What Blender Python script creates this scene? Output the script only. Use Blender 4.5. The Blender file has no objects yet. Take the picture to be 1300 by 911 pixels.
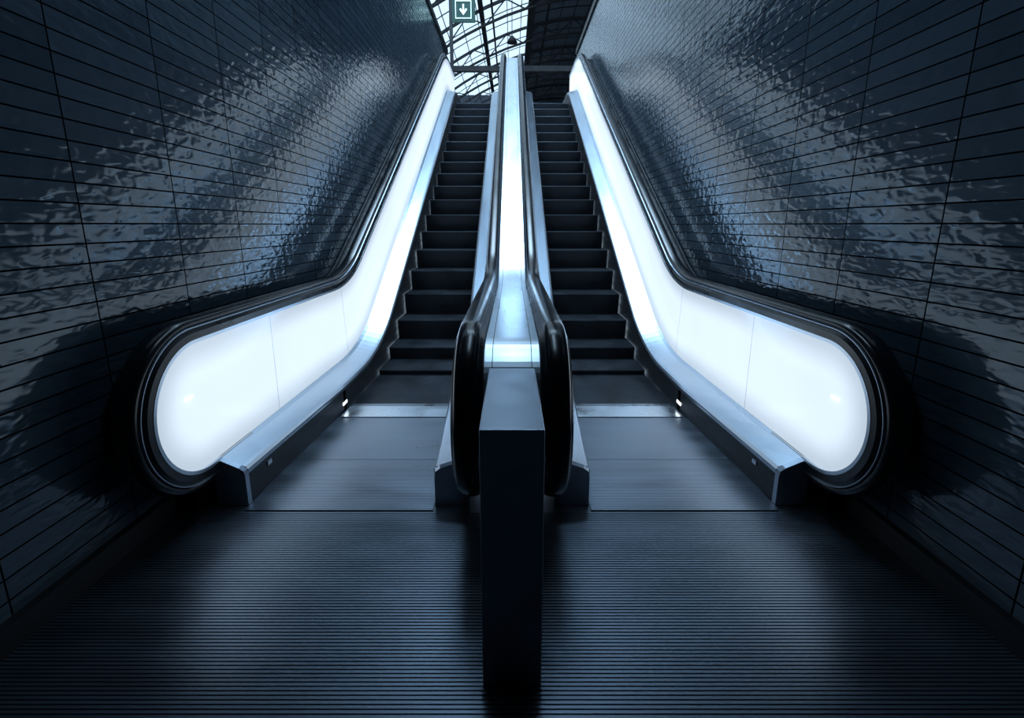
import bpy, math, random
from mathutils import Vector
random.seed(4)
D2R = math.pi/180
sc = bpy.context.scene
try:
    sc.view_settings.view_transform = 'Standard'
    sc.view_settings.look = 'None'
except Exception as e:
    print(e)

# ------------------------------------------------------------------ materials
def new_mat(name):
    m = bpy.data.materials.new(name); m.use_nodes = True
    nt = m.node_tree
    return m, nt, nt.nodes['Principled BSDF']

def metal(name, col, rough, metallic=1.0, noise_scale=(3, 3, 3), rvar=0.12, bump=0.0, bscale=60, cvar=0.25, detail=6):
    m, nt, b = new_mat(name)
    tc = nt.nodes.new('ShaderNodeTexCoord')
    mp = nt.nodes.new('ShaderNodeMapping'); mp.inputs['Scale'].default_value = noise_scale
    nz = nt.nodes.new('ShaderNodeTexNoise'); nz.inputs['Scale'].default_value = 1.0
    nz.inputs['Detail'].default_value = detail
    nt.links.new(tc.outputs['Object'], mp.inputs['Vector']); nt.links.new(mp.outputs[0], nz.inputs['Vector'])
    mr = nt.nodes.new('ShaderNodeMapRange')
    mr.inputs['From Min'].default_value = 0.3; mr.inputs['From Max'].default_value = 0.7
    mr.inputs['To Min'].default_value = max(0.02, rough-rvar); mr.inputs['To Max'].default_value = min(1, rough+rvar)
    nt.links.new(nz.outputs['Fac'], mr.inputs['Value']); nt.links.new(mr.outputs[0], b.inputs['Roughness'])
    mx = nt.nodes.new('ShaderNodeMix'); mx.data_type = 'RGBA'
    mx.inputs[6].default_value = (*[c*(1-cvar) for c in col], 1)
    mx.inputs[7].default_value = (*[min(1, c*(1+cvar)) for c in col], 1)
    nt.links.new(nz.outputs['Fac'], mx.inputs[0]); nt.links.new(mx.outputs[2], b.inputs['Base Color'])
    b.inputs['Metallic'].default_value = metallic
    if bump > 0:
        n2 = nt.nodes.new('ShaderNodeTexNoise'); n2.inputs['Scale'].default_value = bscale
        nt.links.new(tc.outputs['Object'], n2.inputs['Vector'])
        bp = nt.nodes.new('ShaderNodeBump'); bp.inputs['Strength'].default_value = bump; bp.inputs['Distance'].default_value = 0.002
        nt.links.new(n2.outputs['Fac'], bp.inputs['Height']); nt.links.new(bp.outputs[0], b.inputs['Normal'])
    return m

def emis(name, col, strength):
    m, nt, b = new_mat(name)
    b.inputs['Base Color'].default_value = (*col, 1)
    b.inputs['Roughness'].default_value = 0.25
    b.inputs['Emission Color'].default_value = (*col, 1)
    b.inputs['Emission Strength'].default_value = strength
    return m

M_steel = metal('brushed_steel', (0.60, 0.69, 0.78), 0.28, noise_scale=(6, 1, 1), rvar=0.03, cvar=0.06, detail=2)
M_deck = metal('deck_steel', (0.38, 0.46, 0.55), 0.30, noise_scale=(8, 1, 1), rvar=0.03, cvar=0.1, detail=2)
M_skirt = metal('skirt_steel', (0.016, 0.021, 0.028), 0.5, metallic=0.3, noise_scale=(3, 2, 20))
M_ped = metal('pedestal_steel', (0.36, 0.43, 0.52), 0.40, noise_scale=(6, 6, 6), bump=0.12, bscale=150)
M_black = metal('black_lacquer', (0.006, 0.008, 0.011), 0.3, metallic=0.0)
M_rubber = metal('handrail_rubber', (0.008, 0.010, 0.014), 0.22, metallic=0.0, rvar=0.05)
M_step = metal('step_aluminium', (0.044, 0.056, 0.071), 0.45, metallic=0.8, noise_scale=(4, 4, 4))
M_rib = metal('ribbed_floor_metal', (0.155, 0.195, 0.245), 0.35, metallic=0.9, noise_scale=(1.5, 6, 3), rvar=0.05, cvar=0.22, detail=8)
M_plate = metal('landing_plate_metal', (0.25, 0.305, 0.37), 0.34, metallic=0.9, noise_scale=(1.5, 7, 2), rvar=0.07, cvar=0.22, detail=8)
M_comb = metal('comb_metal', (0.5, 0.58, 0.66), 0.32, noise_scale=(5, 5, 5))
M_base = metal('baseboard_black', (0.006, 0.007, 0.009), 0.5, metallic=0.0)
M_ceil = metal('ceiling_paint', (0.02, 0.024, 0.03), 0.8, metallic=0.0)
M_hall = metal('hall_plaster', (0.05, 0.06, 0.075), 0.8, metallic=0.0)
M_iron = metal('roof_iron', (0.014, 0.018, 0.024), 0.6, metallic=0.0)
M_roofb = metal('roof_boards', (0.20, 0.24, 0.29), 0.7, metallic=0.0, noise_scale=(0.3, 4, 1))

# backlit panel: diffuser brighter in its middle than at its edge
def lit_mat():
    m, nt, b = new_mat('backlit_glass')
    b.inputs['Base Color'].default_value = (0.3, 0.34, 0.37, 1); b.inputs['Roughness'].default_value = 0.12
    at = nt.nodes.new('ShaderNodeAttribute'); at.attribute_name = 'edge'
    tc = nt.nodes.new('ShaderNodeTexCoord'); nz = nt.nodes.new('ShaderNodeTexNoise'); nz.inputs['Scale'].default_value = 1.2
    nt.links.new(tc.outputs['Object'], nz.inputs['Vector'])
    mr = nt.nodes.new('ShaderNodeMapRange'); mr.interpolation_type = 'SMOOTHSTEP'
    mr.inputs['From Min'].default_value = 0.0; mr.inputs['From Max'].default_value = 1.0
    mr.inputs['To Min'].default_value = 0.56; mr.inputs['To Max'].default_value = 0.93
    nt.links.new(at.outputs['Fac'], mr.inputs['Value'])
    ad = nt.nodes.new('ShaderNodeMath'); ad.operation = 'MULTIPLY_ADD'
    ad.inputs[1].default_value = 0.16; nt.links.new(nz.outputs['Fac'], ad.inputs[0]); nt.links.new(mr.outputs[0], ad.inputs[2])
    b.inputs['Emission Color'].default_value = (0.74, 0.87, 1.0, 1)
    nt.links.new(ad.outputs[0], b.inputs['Emission Strength'])
    return m
M_lit = lit_mat()
M_lamp_glint = emis('lamp_glint_white', (0.9, 0.96, 1.0), 4.0)

def tile_mat():
    m, nt, b = new_mat('glazed_tile')
    L = nt.links.new
    tc = nt.nodes.new('ShaderNodeTexCoord')
    sp = nt.nodes.new('ShaderNodeSeparateXYZ'); L(tc.outputs['Object'], sp.inputs[0])
    sh = nt.nodes.new('ShaderNodeMath'); sh.operation = 'ADD'; sh.inputs[1].default_value = 6.21; L(sp.outputs['Y'], sh.inputs[0])
    cb = nt.nodes.new('ShaderNodeCombineXYZ'); L(sh.outputs[0], cb.inputs['X']); L(sp.outputs['Z'], cb.inputs['Y'])
    br = nt.nodes.new('ShaderNodeTexBrick'); br.offset = 0.0; br.squash = 1.0
    br.inputs['Scale'].default_value = 1.0
    br.inputs['Brick Width'].default_value = 0.54; br.inputs['Row Height'].default_value = 0.078
    br.inputs['Mortar Size'].default_value = 0.0036; br.inputs['Mortar Smooth'].default_value = 0.15
    br.inputs['Bias'].default_value = 0
    br.inputs['Color1'].default_value = (0.040, 0.062, 0.086, 1)
    br.inputs['Color2'].default_value = (0.062, 0.092, 0.124, 1)
    br.inputs['Mortar'].default_value = (0.002, 0.003, 0.005, 1)
    L(cb.outputs[0], br.inputs['Vector'])
    L(br.outputs['Color'], b.inputs['Base Color'])
    b2 = nt.nodes.new('ShaderNodeTexBrick'); b2.offset = 0.0
    for k in ('Scale', 'Brick Width', 'Row Height'):
        b2.inputs[k].default_value = br.inputs[k].default_value
    b2.inputs['Mortar Size'].default_value = 0
    b2.inputs['Color1'].default_value = (0, 0, 0, 1); b2.inputs['Color2'].default_value = (1, 1, 1, 1)
    L(cb.outputs[0], b2.inputs['Vector'])
    ml = nt.nodes.new('ShaderNodeVectorMath'); ml.operation = 'SCALE'; ml.inputs['Scale'].default_value = 9.0
    L(b2.outputs['Color'], ml.inputs[0])
    mp = nt.nodes.new('ShaderNodeMapping'); mp.inputs['Scale'].default_value = (1.0, 0.6, 1.2)
    L(tc.outputs['Object'], mp.inputs[0])
    av = nt.nodes.new('ShaderNodeVectorMath'); av.operation = 'ADD'; L(mp.outputs[0], av.inputs[0]); L(ml.outputs[0], av.inputs[1])
    nz = nt.nodes.new('ShaderNodeTexNoise'); nz.inputs['Scale'].default_value = 20.0
    nz.inputs['Detail'].default_value = 1.0; nz.inputs['Distortion'].default_value = 0.4
    L(av.outputs[0], nz.inputs['Vector'])
    bp = nt.nodes.new('ShaderNodeBump'); bp.inputs['Strength'].default_value = 0.55; bp.inputs['Distance'].default_value = 0.0075
    L(nz.outputs['Fac'], bp.inputs['Height']); L(bp.outputs[0], b.inputs['Normal'])
    rr = nt.nodes.new('ShaderNodeMapRange'); rr.inputs['To Min'].default_value = 0.12; rr.inputs['To Max'].default_value = 0.9
    L(br.outputs['Fac'], rr.inputs['Value']); L(rr.outputs[0], b.inputs['Roughness'])
    r2 = nt.nodes.new('ShaderNodeMapRange'); r2.inputs['To Min'].default_value = 0.6; r2.inputs['To Max'].default_value = 0.0
    L(br.outputs['Fac'], r2.inputs['Value']); L(r2.outputs[0], b.inputs['Specular IOR Level'])
    b.inputs['Specular Tint'].default_value = (0.75, 0.9, 1.0, 1)
    return m
M_tile = tile_mat()

def glass_mat():
    m = bpy.data.materials.new('roof_glass'); m.use_nodes = True
    nt = m.node_tree; nt.nodes.clear()
    o = nt.nodes.new('ShaderNodeOutputMaterial'); t = nt.nodes.new('ShaderNodeBsdfTransparent')
    t.inputs[0].default_value = (0.85, 0.91, 0.95, 1)
    g = nt.nodes.new('ShaderNodeBsdfGlossy'); g.inputs['Roughness'].default_value = 0.1
    mx = nt.nodes.new('ShaderNodeMixShader'); mx.inputs[0].default_value = 0.06
    nt.links.new(t.outputs[0], mx.inputs[1]); nt.links.new(g.outputs[0], mx.inputs[2]); nt.links.new(mx.outputs[0], o.inputs[0])
    return m
M_glass = glass_mat()
M_green = emis('sign_green', (0.01, 0.05, 0.045), 0.3)
M_white = emis('sign_white', (0.6, 0.8, 0.77), 0.7)

# ------------------------------------------------------------------ mesh helpers
def obj(name, verts, faces, mat, parent=None, smooth=False):
    me = bpy.data.meshes.new(name); me.from_pydata([tuple(v) for v in verts], [], faces); me.update()
    if mat: me.materials.append(mat)
    ob = bpy.data.objects.new(name, me); sc.collection.objects.link(ob)
    if smooth:
        for p in me.polygons: p.use_smooth = True
    if parent: ob.parent = parent
    return ob

def box_vf(x0, x1, y0, y1, z0, z1):
    v = [(x0,y0,z0),(x1,y0,z0),(x1,y1,z0),(x0,y1,z0),(x0,y0,z1),(x1,y0,z1),(x1,y1,z1),(x0,y1,z1)]
    f = [(0,3,2,1),(4,5,6,7),(0,1,5,4),(1,2,6,5),(2,3,7,6),(3,0,4,7)]
    return v, f

def merge(lst):
    V, F = [], []
    for v, f in lst:
        o = len(V); V += list(v); F += [tuple(i+o for i in q) for q in f]
    return V, F

def box(name, x0, x1, y0, y1, z0, z1, mat, parent=None, bevel=0):
    v, f = box_vf(min(x0,x1), max(x0,x1), y0, y1, z0, z1)
    ob = obj(name, v, f, mat, parent)
    if bevel:
        b = ob.modifiers.new('bevel', 'BEVEL'); b.width = bevel; b.segments = 3
    return ob

def empty(name):
    e = bpy.data.objects.new(name, None); sc.collection.objects.link(e); e.empty_display_size = 0.3
    return e

def beam_vf(a, b, w):
    a = Vector(a); b = Vector(b); d = (b-a).normalized()
    up = Vector((0,0,1)) if abs(d.z) < 0.9 else Vector((1,0,0))
    s = d.cross(up).normalized()*w/2; u = d.cross(s).normalized()*w/2
    v = [a-s-u, a+s-u, a+s+u, a-s+u, b-s-u, b+s-u, b+s+u, b-s+u]
    f = [(0,1,2,3),(7,6,5,4),(0,4,5,1),(1,5,6,2),(2,6,7,3),(3,7,4,0)]
    return v, f

# ------------------------------------------------------------------ escalator track geometry
ANG = 30.5*D2R
H = 4.20            # rise
Y0 = 4.45           # floor-level intersection, bottom
Y1 = Y0 + H/math.tan(ANG)
RL, RU = 2.3, 1.3
YC = Y0 - RL*math.tan(ANG/2); YD = Y1 + RU*math.tan(ANG/2)
YN, OM = 2.09, 0.565      # newel centre
YEND = YD + 1.0

def S(st, o):
    k, p = st
    if k == 'lo': return (p, o)
    if k == 'la': r = RL - o; return (YC + r*math.sin(p), RL - r*math.cos(p))
    if k == 'ua': r = RU + o; return (YD - r*math.sin(p), H - RU + r*math.cos(p))
    if k == 'up': return (p, H + o)
    if k == 'n':  r = o - OM; return (YN - r*math.cos(p), OM + r*math.sin(p))
    if k == 'nb': return (p, OM - (o - OM))

def track(ystart):
    st = []
    n = 8
    for i in range(n): st.append(('lo', ystart + (YC-ystart)*i/n))
    for i in range(15): st.append(('la', ANG*i/14))
    for i in range(9): st.append(('ua', ANG*(1-i/8)))
    st.append(('up', YEND))
    return st
def newel(full=True, n=36, tail=0.35):
    st = []
    if tail: st.append(('nb', YN + tail))
    for i in range(n+1): st.append(('n', (-90 + 180*i/n)*D2R))
    return st

def sweep(name, prof, stations, mat, parent, closed=False, smooth=False, xfun=None, caps=False):
    V, F = [], []
    m = len(prof)
    for st in stations:
        for (x, o) in prof:
            y, z = S(st, o)
            xx = xfun(x, y) if xfun else x
            V.append((xx, y, z))
    for i in range(len(stations)-1):
        for j in range(m if closed else m-1):
            a = i*m+j; b = i*m+(j+1) % m
            F.append((a, b, b+m, a+m))
    if caps:
        F.append(tuple(range(m))[::-1]); F.append(tuple((len(stations)-1)*m + k for k in range(m)))
    ob = obj(name, V, F, mat, parent, smooth)
    return ob

def balustrade(parent, xp, sg, tag, xskirt, outer):
    """xp = lit panel plane, sg = direction toward the steps."""
    X = lambda u: xp + sg*u
    full = newel() + track(YN)[1:]
    nonewel = track(YN)
    V, F, E = [], [], []
    def add(stations, os):
        base = len(V); m = len(os)
        for st in stations:
            for o in os:
                y, z = S(st, o); V.append((X(0), y, z))
                d = min(0.87 - o, (o - 0.26) if st[0] not in ('n', 'nb') else 9)
                E.append(max(0, min(1, d/0.17)))
        for i in range(len(stations)-1):
            for j in range(m-1):
                a = base+i*m+j; F.append((a, a+1, a+1+m, a+m))
    add(newel(tail=0) + track(YN)[1:], [OM + (0.87-OM)*t for t in (0, .3, .45, .6, .7, .8, .9, 1)])
    add(track(YN), [0.26 + (OM-0.26)*t for t in (0, .1, .2, .3, .4, .55, .75, 1)])
    ob = obj('backlit_panel_'+tag, V, F, M_lit, parent)
    at = ob.data.attributes.new('edge', 'FLOAT', 'POINT')
    for i, e in enumerate(E): at.data[i].value = e
    J = []
    for yj in (2.78, 4.02):
        st = ('lo', yj) if yj < YC else ('la', math.asin((yj-YC)/(RL-0.56)))
        p = [S(st, o) for o in (0.26, 0.87)]
        v, f = beam_vf((X(0.0005), p[0][0], p[0][1]), (X(0.0005), p[1][0], p[1][1]), 0.0018); J.append((v, f))
    v, f = merge(J); obj('panel_joints_'+tag, v, f, M_steel, parent)
    box('panel_glint_plate_'+tag, X(0), X(0.006), 1.985, 2.03, 0.625, 0.633, M_lamp_glint, parent)  # small raised plate, its glint put in as emission
    # trims and body
    sweep('panel_trim_'+tag, [(X(-0.002), 0.868), (X(0.014), 0.868), (X(0.014), 0.884), (X(-0.002), 0.884)], full, M_steel, parent, closed=True, caps=True)
    sweep('newel_body_'+tag, [(X(0.012), 0.884), (X(0.012), 0.915), (X(-0.005), 0.935), (X(-0.095), 0.935), (X(-0.112), 0.915), (X(-0.112), 0.80), (X(-0.09), 0.80), (X(-0.01), 0.86)],
          full, M_black, parent, closed=True, caps=True)
    sweep('handrail_guide_'+tag, [(X(-0.003), 0.930), (X(0.004), 0.935), (X(0.004), 0.938), (X(-0.003), 0.940)], full, M_ped, parent, closed=True, caps=True)
    hc, hw = -0.05, 0.047
    pr = [(-hw+.012, .938), (-hw, .943), (-hw-.002, .955), (-hw+.006, .967), (-hw+.022, .974), (0, .976), (hw-.022, .974), (hw-.006, .967), (hw+.002, .955), (hw, .943), (hw-.012, .938)]
    sweep('handrail_'+tag, [(X(hc+a), o) for a, o in pr], full, M_rubber, parent, closed=True, smooth=True, caps=True)
    add2V, add2F = [], []
    for stations, os in ((newel(tail=0), (OM, 0.9)), (nonewel, (0.0, 0.9))):
        base = len(add2V)
        for st in stations:
            for o in os:
                y, z = S(st, o); add2V.append((X(-0.1), y, z))
        for i in range(len(stations)-1):
            a = base+2*i; add2F.append((a, a+1, a+3, a+2))
    obj('balustrade_back_'+tag, add2V, add2F, M_black, parent)
    def xf(x, y):
        if abs(x - X(0)) > 0.05:
            t = max(0.0, min(1.0, (3.35 - y)/1.15))
            return x - sg*0.06*t
        return x
    us = abs(xskirt - xp)
    prof = [(X(-0.02), 0.0), (X(-0.02), 0.262), (X(0.004), 0.262), (X(0.03), 0.25), (X(us-0.03), 0.212), (X(us-0.012), 0.205), (X(us-0.002), 0.190)]
    st2 = [('lo', 2.16 + i*0.2) for i in range(7)] + [s for s in track(2.16) if not (s[0] == 'lo' and s[1] < 3.4)]
    sweep('inner_deck_'+tag, prof, st2, M_deck, parent, xfun=xf)
    prof = [(X(us-0.002), 0.190), (X(us), 0.182), (X(us), 0.168), (X(us-0.006), 0.165)]
    sweep('deck_edge_trim_'+tag, prof, st2, M_deck, parent, xfun=xf)
    prof = [(X(us-0.006), 0.165), (X(us-0.006), -0.30)]
    st3 = [s for s in st2 if S(s, 0)[0] > 3.3]
    sweep('skirt_'+tag, prof, st3, M_skirt, parent, xfun=xf)
    st4 = [s for s in st2 if S(s, 0)[0] < 3.5]
    sweep('skirt_front_'+tag, [(X(us-0.006), 0.165), (X(us-0.006), 0.0)], st4, M_skirt, parent, xfun=xf)
    q = [(X(-0.02), 0.002), (X(-0.02), 0.262), (X(0.004), 0.262), (X(0.03), 0.25), (X(us-0.09), 0.214), (X(us-0.065), 0.195), (X(us-0.06), 0.165), (X(us-0.06), 0.002)]
    V = [(x, 2.16, z) for x, z in q] + [(X(-0.02)+(x-X(-0.02))*0.97, 2.135, z*0.97) for x, z in q]
    n = len(q)
    F = [tuple(n+i for i in range(n))] + [(i, (i+1) % n, n+(i+1) % n, n+i) for i in range(n)]
    obj('deck_end_cap_'+tag, V, F, M_ped, parent)
    xs = xf(X(us-0.006), 3.3)
    box('comb_light_'+tag, xs, xs+sg*0.006, 3.34, 3.42, 0.055, 0.075, M_lamp_glint, parent)
    xs2 = xf(X(us-0.006), 2.35)
    box('key_switch_'+tag, xs2, xs2+sg*0.006, 2.33, 2.37, 0.115, 0.14, M_steel, parent)
    if outer:
        xw = 1.695*(-sg)
        sweep('outer_deck_'+tag, [(X(-0.112), 0.80), (X(-0.112), 0.845), (xw+sg*0.015, 0.845), (xw, 0.80)], full, M_black, parent)
        sweep('wall_trim_'+tag, [(xw+sg*0.004, 0.845), (xw+sg*0.02, 0.845), (xw+sg*0.02, 0.87), (xw+sg*0.004, 0.87)], track(YN)[2:], M_skirt, parent, closed=True)

XS_O, XS_I = 1.275, 0.455
def step_mesh():
    x0, x1 = XS_I+0.006, XS_O-0.006
    pitch = 0.0125; n = int((x1-x0)/pitch); pitch = (x1-x0)/n
    xs = []
    for i in range(n):
        a = x0+i*pitch
        xs += [(a, 0), (a+pitch*0.5, 0), (a+pitch*0.55, 1), (a+pitch*0.95, 1)]
    xs.append((x1, 0))
    path = [(0.035, -0.25, 0.7, -0.0), (0.026, -0.19, 1, 0), (0.016, -0.13, 1, 0), (0.008, -0.07, 1, 0), (0.002, -0.022, 1, 0), (0.0, -0.008, 1, -0.3), (0.006, 0.0, 0.3, -1), (0.20, 0.0, 0, -1), (0.44, 0.0, 0, -1)]
    g = 0.007
    V, F = [], []
    y = 3.475
    noses = []
    def tz(y):
        if y <= YC: return 0.0
        r = RL
        if y < YC + r*math.sin(ANG): return RL - math.sqrt(r*r-(y-YC)**2)
        yu = YD - RU*math.sin(ANG)
        if y < yu: return (y-Y0)*math.tan(ANG)
        if y < YD: return H-RU+math.sqrt(RU*RU-(YD-y)**2)
        return H
    while y < YD + 0.2:
        noses.append((y, tz(y))); y += 0.4
    for (ny, nz) in noses:
        base = len(V); m = len(xs)
        for (py, pz, gy, gz) in path:
            for (x, gr) in xs:
                V.append((x, ny+py+gr*g*gy, nz-0.004+pz+gr*g*gz))
        for i in range(len(path)-1):
            for j in range(m-1):
                a = base+i*m+j; F.append((a, a+1, a+1+m, a+m))
    return V, F
SV, SF = step_mesh()

for side in (-1, 1):
    esc = empty('escalator')
    V = [(side*x, y, z) for x, y, z in SV]
    F = SF if side > 0 else [f[::-1] for f in SF]
    obj('steps', V, F, M_step, esc)
    balustrade(esc, side*1.47, -side, 'wall_side', side*XS_O, True)
    balustrade(esc, side*0.235, side, 'centre_side', side*XS_I, False)
    L = [box_vf(XS_I+0.01, XS_O-0.01, 3.235, 3.44, -0.005, 0.012)]
    x = XS_I+0.02
    while x < XS_O-0.02:
        L.append(box_vf(x, x+0.005, 3.44, 3.50, -0.002, 0.009)); x += 0.0125
    v, f = merge(L); v = [(side*a, b, c) for a, b, c in v]
    obj('comb_plate', v, f, M_comb, esc)
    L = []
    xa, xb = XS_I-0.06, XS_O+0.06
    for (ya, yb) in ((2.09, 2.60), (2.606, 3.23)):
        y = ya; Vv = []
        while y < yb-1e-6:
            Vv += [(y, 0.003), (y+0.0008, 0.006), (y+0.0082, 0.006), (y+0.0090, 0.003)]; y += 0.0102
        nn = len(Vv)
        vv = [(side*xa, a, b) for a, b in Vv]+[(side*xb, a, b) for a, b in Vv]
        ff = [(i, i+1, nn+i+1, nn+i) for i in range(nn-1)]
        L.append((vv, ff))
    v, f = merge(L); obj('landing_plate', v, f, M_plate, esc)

# centre deck between the two escalators
div = empty('escalator_centre_divider')
sweep('centre_deck', [(-0.125, 0.80), (-0.125, 0.885), (-0.118, 0.892), (0.118, 0.892), (0.125, 0.885), (0.125, 0.80)], newel(tail=0.1)+track(YN)[1:], M_steel, div, smooth=False)
sweep('deck_seam_lines', [(-0.085, 0.893), (-0.085, 0.8945), (-0.082, 0.8945), (-0.082, 0.893)], newel(tail=0)+track(YN)[1:], M_skirt, div, closed=True)
sweep('deck_seam_lines_b', [(0.082, 0.893), (0.082, 0.8945), (0.085, 0.8945), (0.085, 0.893)], newel(tail=0)+track(YN)[1:], M_skirt, div, closed=True)
box('plinth', -0.13, 0.13, 2.16, YC, 0.0, 0.26, M_black, div)

ped = box('steel_pedestal', -0.09, 0.09, 1.18, 1.74, 0.0, 0.855, M_ped, None, bevel=0.004)

# ------------------------------------------------------------------ room shell
WX = 1.70
WT = 5.75
box('wall_left', -WX-0.3, -WX, -4.0, 13.4, -0.3, WT, M_tile)
box('wall_right', WX, WX+0.3, -4.0, 13.4, -0.3, WT, M_tile)
box('wall_back_added', -WX-0.3, WX+0.3, -4.3, -4.0, -0.3, WT, M_ceil)  # unseen wall behind the camera, added so reflections stay dark
box('trim_1', -WX-0.31, -WX+0.03, 6.3, 13.42, WT, WT+0.12, M_base)
box('trim_2', WX-0.03, WX+0.31, 6.3, 13.42, WT, WT+0.12, M_base)
box('baseboard_left', -WX, -WX+0.035, -4.0, 3.0, 0.0, 0.10, M_base)
box('baseboard_right', WX-0.035, WX, -4.0, 3.0, 0.0, 0.10, M_base)
box('ceiling_added', -WX-0.3, WX+0.3, -4.3, 5.6, WT, WT+0.3, M_ceil)  # unseen slab, added to shade the near part of the well
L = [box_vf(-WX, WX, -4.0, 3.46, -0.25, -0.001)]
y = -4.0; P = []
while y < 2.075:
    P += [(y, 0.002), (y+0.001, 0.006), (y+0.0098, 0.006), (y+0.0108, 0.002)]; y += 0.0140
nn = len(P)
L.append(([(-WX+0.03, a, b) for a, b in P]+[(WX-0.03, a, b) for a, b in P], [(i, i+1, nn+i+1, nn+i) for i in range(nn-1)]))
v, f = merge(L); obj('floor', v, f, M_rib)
box('floor_upper', -1.69, 1.69, YD+0.3, 90, H-0.4, H, M_hall)
box('floor_upper_left', -30, -2.0, 5, 90, H-0.4, H, M_hall)
box('floor_upper_right', 2.0, 30, 5, 90, H-0.4, H, M_hall)
box('wall_hall_left', -30.3, -30, 4, 90, H-0.4, 12, M_hall)
box('wall_hall_right', 30, 30.3, 4, 90, H-0.4, 12, M_hall)
box('wall_hall_end', -30, 30, 90, 90.3, H-0.4, 24, M_hall)

# ------------------------------------------------------------------ station roof
roof = empty('station_roof')
RX, RZ, RK = 7.0, 20.0, 42.0
def rz(x): return RZ - (x-RX)**2/RK
XB = 1.6
ysr = [6 + 7.0*i for i in range(13)]
L = []
xs = [-16+1.55*i for i in range(30)]
for y in ysr:
    for i in range(len(xs)-1):
        a, b = xs[i], xs[i+1]
        L.append(beam_vf((a, y, rz(a)), (b, y, rz(b)), 0.2))
        L.append(beam_vf((a, y, rz(a)-1.2), (b, y, rz(b)-1.2), 0.16))
        L.append(beam_vf((a, y, rz(a)-1.2), (b, y, rz(b)), 0.08) if i % 2 else beam_vf((a, y, rz(a)), (b, y, rz(b)-1.2), 0.08))
v, f = merge(L); obj('arched_trusses', v, f, M_iron, roof)
L = []
for i in range(38):
    x = -16+1.2*i
    L.append(beam_vf((x, 6, rz(x)+0.1), (x, 91, rz(x)+0.1), 0.16 if i % 4 == 0 else 0.06))
y = 6
while y < 91:
    for i in range(len(xs)-1):
        a, b = xs[i], xs[i+1]
        L.append(beam_vf((a, y, rz(a)+0.1), (b, y, rz(b)+0.1), 0.06))
    y += 2.333
v, f = merge(L); obj('glazing_bars', v, f, M_iron, roof)
gx = [-16 + (XB+16)*i/12 for i in range(13)]
obj('glass_panes', [(x, yy, rz(x)+0.2) for x in gx for yy in (6, 91)], [(2*i, 2*i+1, 2*i+3, 2*i+2) for i in range(12)], M_glass, roof)
ox = [XB + (29-XB)*i/12 for i in range(13)]
obj('roof_boarding', [(x, yy, rz(x)+0.2) for x in ox for yy in (6, 91)], [(2*i, 2*i+1, 2*i+3, 2*i+2) for i in range(12)], M_roofb, roof)
v, f = merge([beam_vf((XB, 6, rz(XB)-0.3), (XB, 91, rz(XB)-0.3), 0.5), beam_vf((-2.4, 6, rz(-2.4)-0.2), (-2.4, 91, rz(-2.4)-0.2), 0.35)])
obj('ridge_girders', v, f, M_iron, roof)

gantry = empty('hall_crossbeam')
v, f = merge([beam_vf((-12, 25, 8.85), (12, 25, 8.85), 0.24), beam_vf((-6, 25, H), (-6, 25, 8.85), 0.25), beam_vf((6, 25, H), (6, 25, 8.85), 0.25)])
obj('beam_and_columns', v, f, M_iron, gantry)

pl = empty('pendant_lamp')
v, f = beam_vf((0, 40, 15.6), (0, 40, rz(0)), 0.06); obj('cord', v, f, M_iron, pl)
n = 20; V = []; F = []
prof = [(0.05, 0.5), (0.15, 0.42), (0.38, 0.1), (0.42, 0.0), (0.3, -0.05), (0.05, -0.08)]
for (r, z) in prof:
    for i in range(n): V.append((r*math.cos(2*math.pi*i/n), 40+r*math.sin(2*math.pi*i/n), 15.2+z))
for k in range(len(prof)-1):
    for i in range(n): F.append((k*n+i, k*n+(i+1) % n, (k+1)*n+(i+1) % n, (k+1)*n+i))
obj('shade', V, F, M_iron, pl, True)

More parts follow.
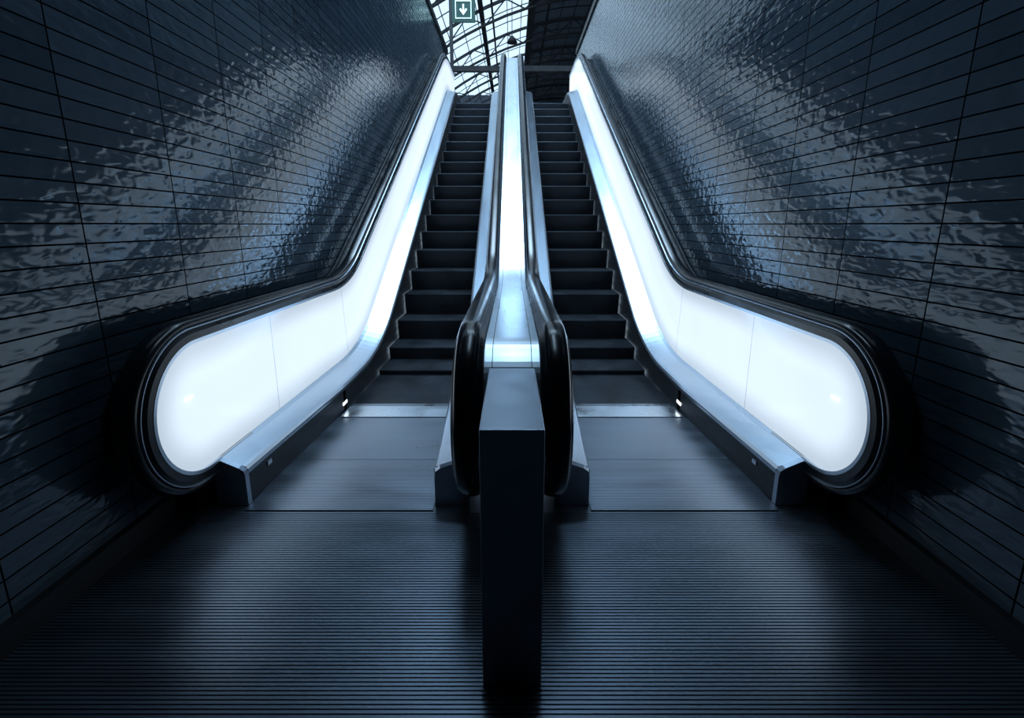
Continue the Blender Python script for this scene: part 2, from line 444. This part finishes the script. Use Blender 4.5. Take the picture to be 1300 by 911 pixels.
sg = empty('direction_sign')
sy = 12.9; sx = -1.20; sz = 6.58
box('post', -1.56, -1.48, sy, sy+0.08, H, 7.6, M_iron, sg)
box('arm', -1.5, sx+0.3, sy+0.02, sy+0.06, sz+0.30, sz+0.34, M_iron, sg)
box('panel', sx-0.29, sx+0.29, sy-0.03, sy+0.02, sz-0.28, sz+0.30, M_green, sg, bevel=0.01)
L = []
yf = sy-0.045
for (a, b, c, d) in ((-.2, .2, .18, .2), (-.2, .2, -.2, -.18), (-.2, -.18, -.2, .2), (.18, .2, -.2, .2), (-.02, .02, -.08, .12)):
    L.append(box_vf(sx+a, sx+b, yf, yf+0.02, sz+c, sz+d))
L.append(([(sx-.10, yf, sz-.0), (sx-.06, yf, sz+.03), (sx, yf, sz-.06), (sx+.06, yf, sz+.03), (sx+.10, yf, sz), (sx, yf, sz-.13)], [(0, 1, 2, 5), (2, 3, 4, 5)]))
v, f = merge(L); obj('arrow_pictogram', v, f, M_white, sg)

# ------------------------------------------------------------------ world & lights
w = bpy.data.worlds.new('World'); sc.world = w; w.use_nodes = True
bg = w.node_tree.nodes['Background']
bg.inputs[0].default_value = (0.58, 0.76, 0.93, 1); bg.inputs[1].default_value = 1.7

def area(name, loc, rot, sx, sy, power, col=(0.52, 0.76, 1.0)):
    l = bpy.data.lights.new(name, 'AREA'); l.shape = 'RECTANGLE'; l.size = sx; l.size_y = sy; l.energy = power; l.color = col
    o = bpy.data.objects.new(name, l); sc.collection.objects.link(o); o.location = loc; o.rotation_euler = rot
    return o
area('skylight_area', (0, 9.2, 13), (0, 0, 0), 5, 5, 1500)
area('ceiling_fill_light', (0, 3.5, WT-0.05), (0, 0, 0), 0.5, 2.6, 32)  # added fill light under the unseen slab, lifts the wall brightness

# ------------------------------------------------------------------ camera
cam = bpy.data.cameras.new('Camera'); co = bpy.data.objects.new('Camera', cam); sc.collection.objects.link(co)
co.location = (0, 0, 1.4); co.rotation_euler = ((90-12)*D2R, 0, 0)
cam.sensor_fit = 'HORIZONTAL'; cam.sensor_width = 36; cam.lens = 593/1300*36
cam.shift_y = -44.5/1300
cam.clip_start = 0.05; cam.clip_end = 300
sc.camera = co
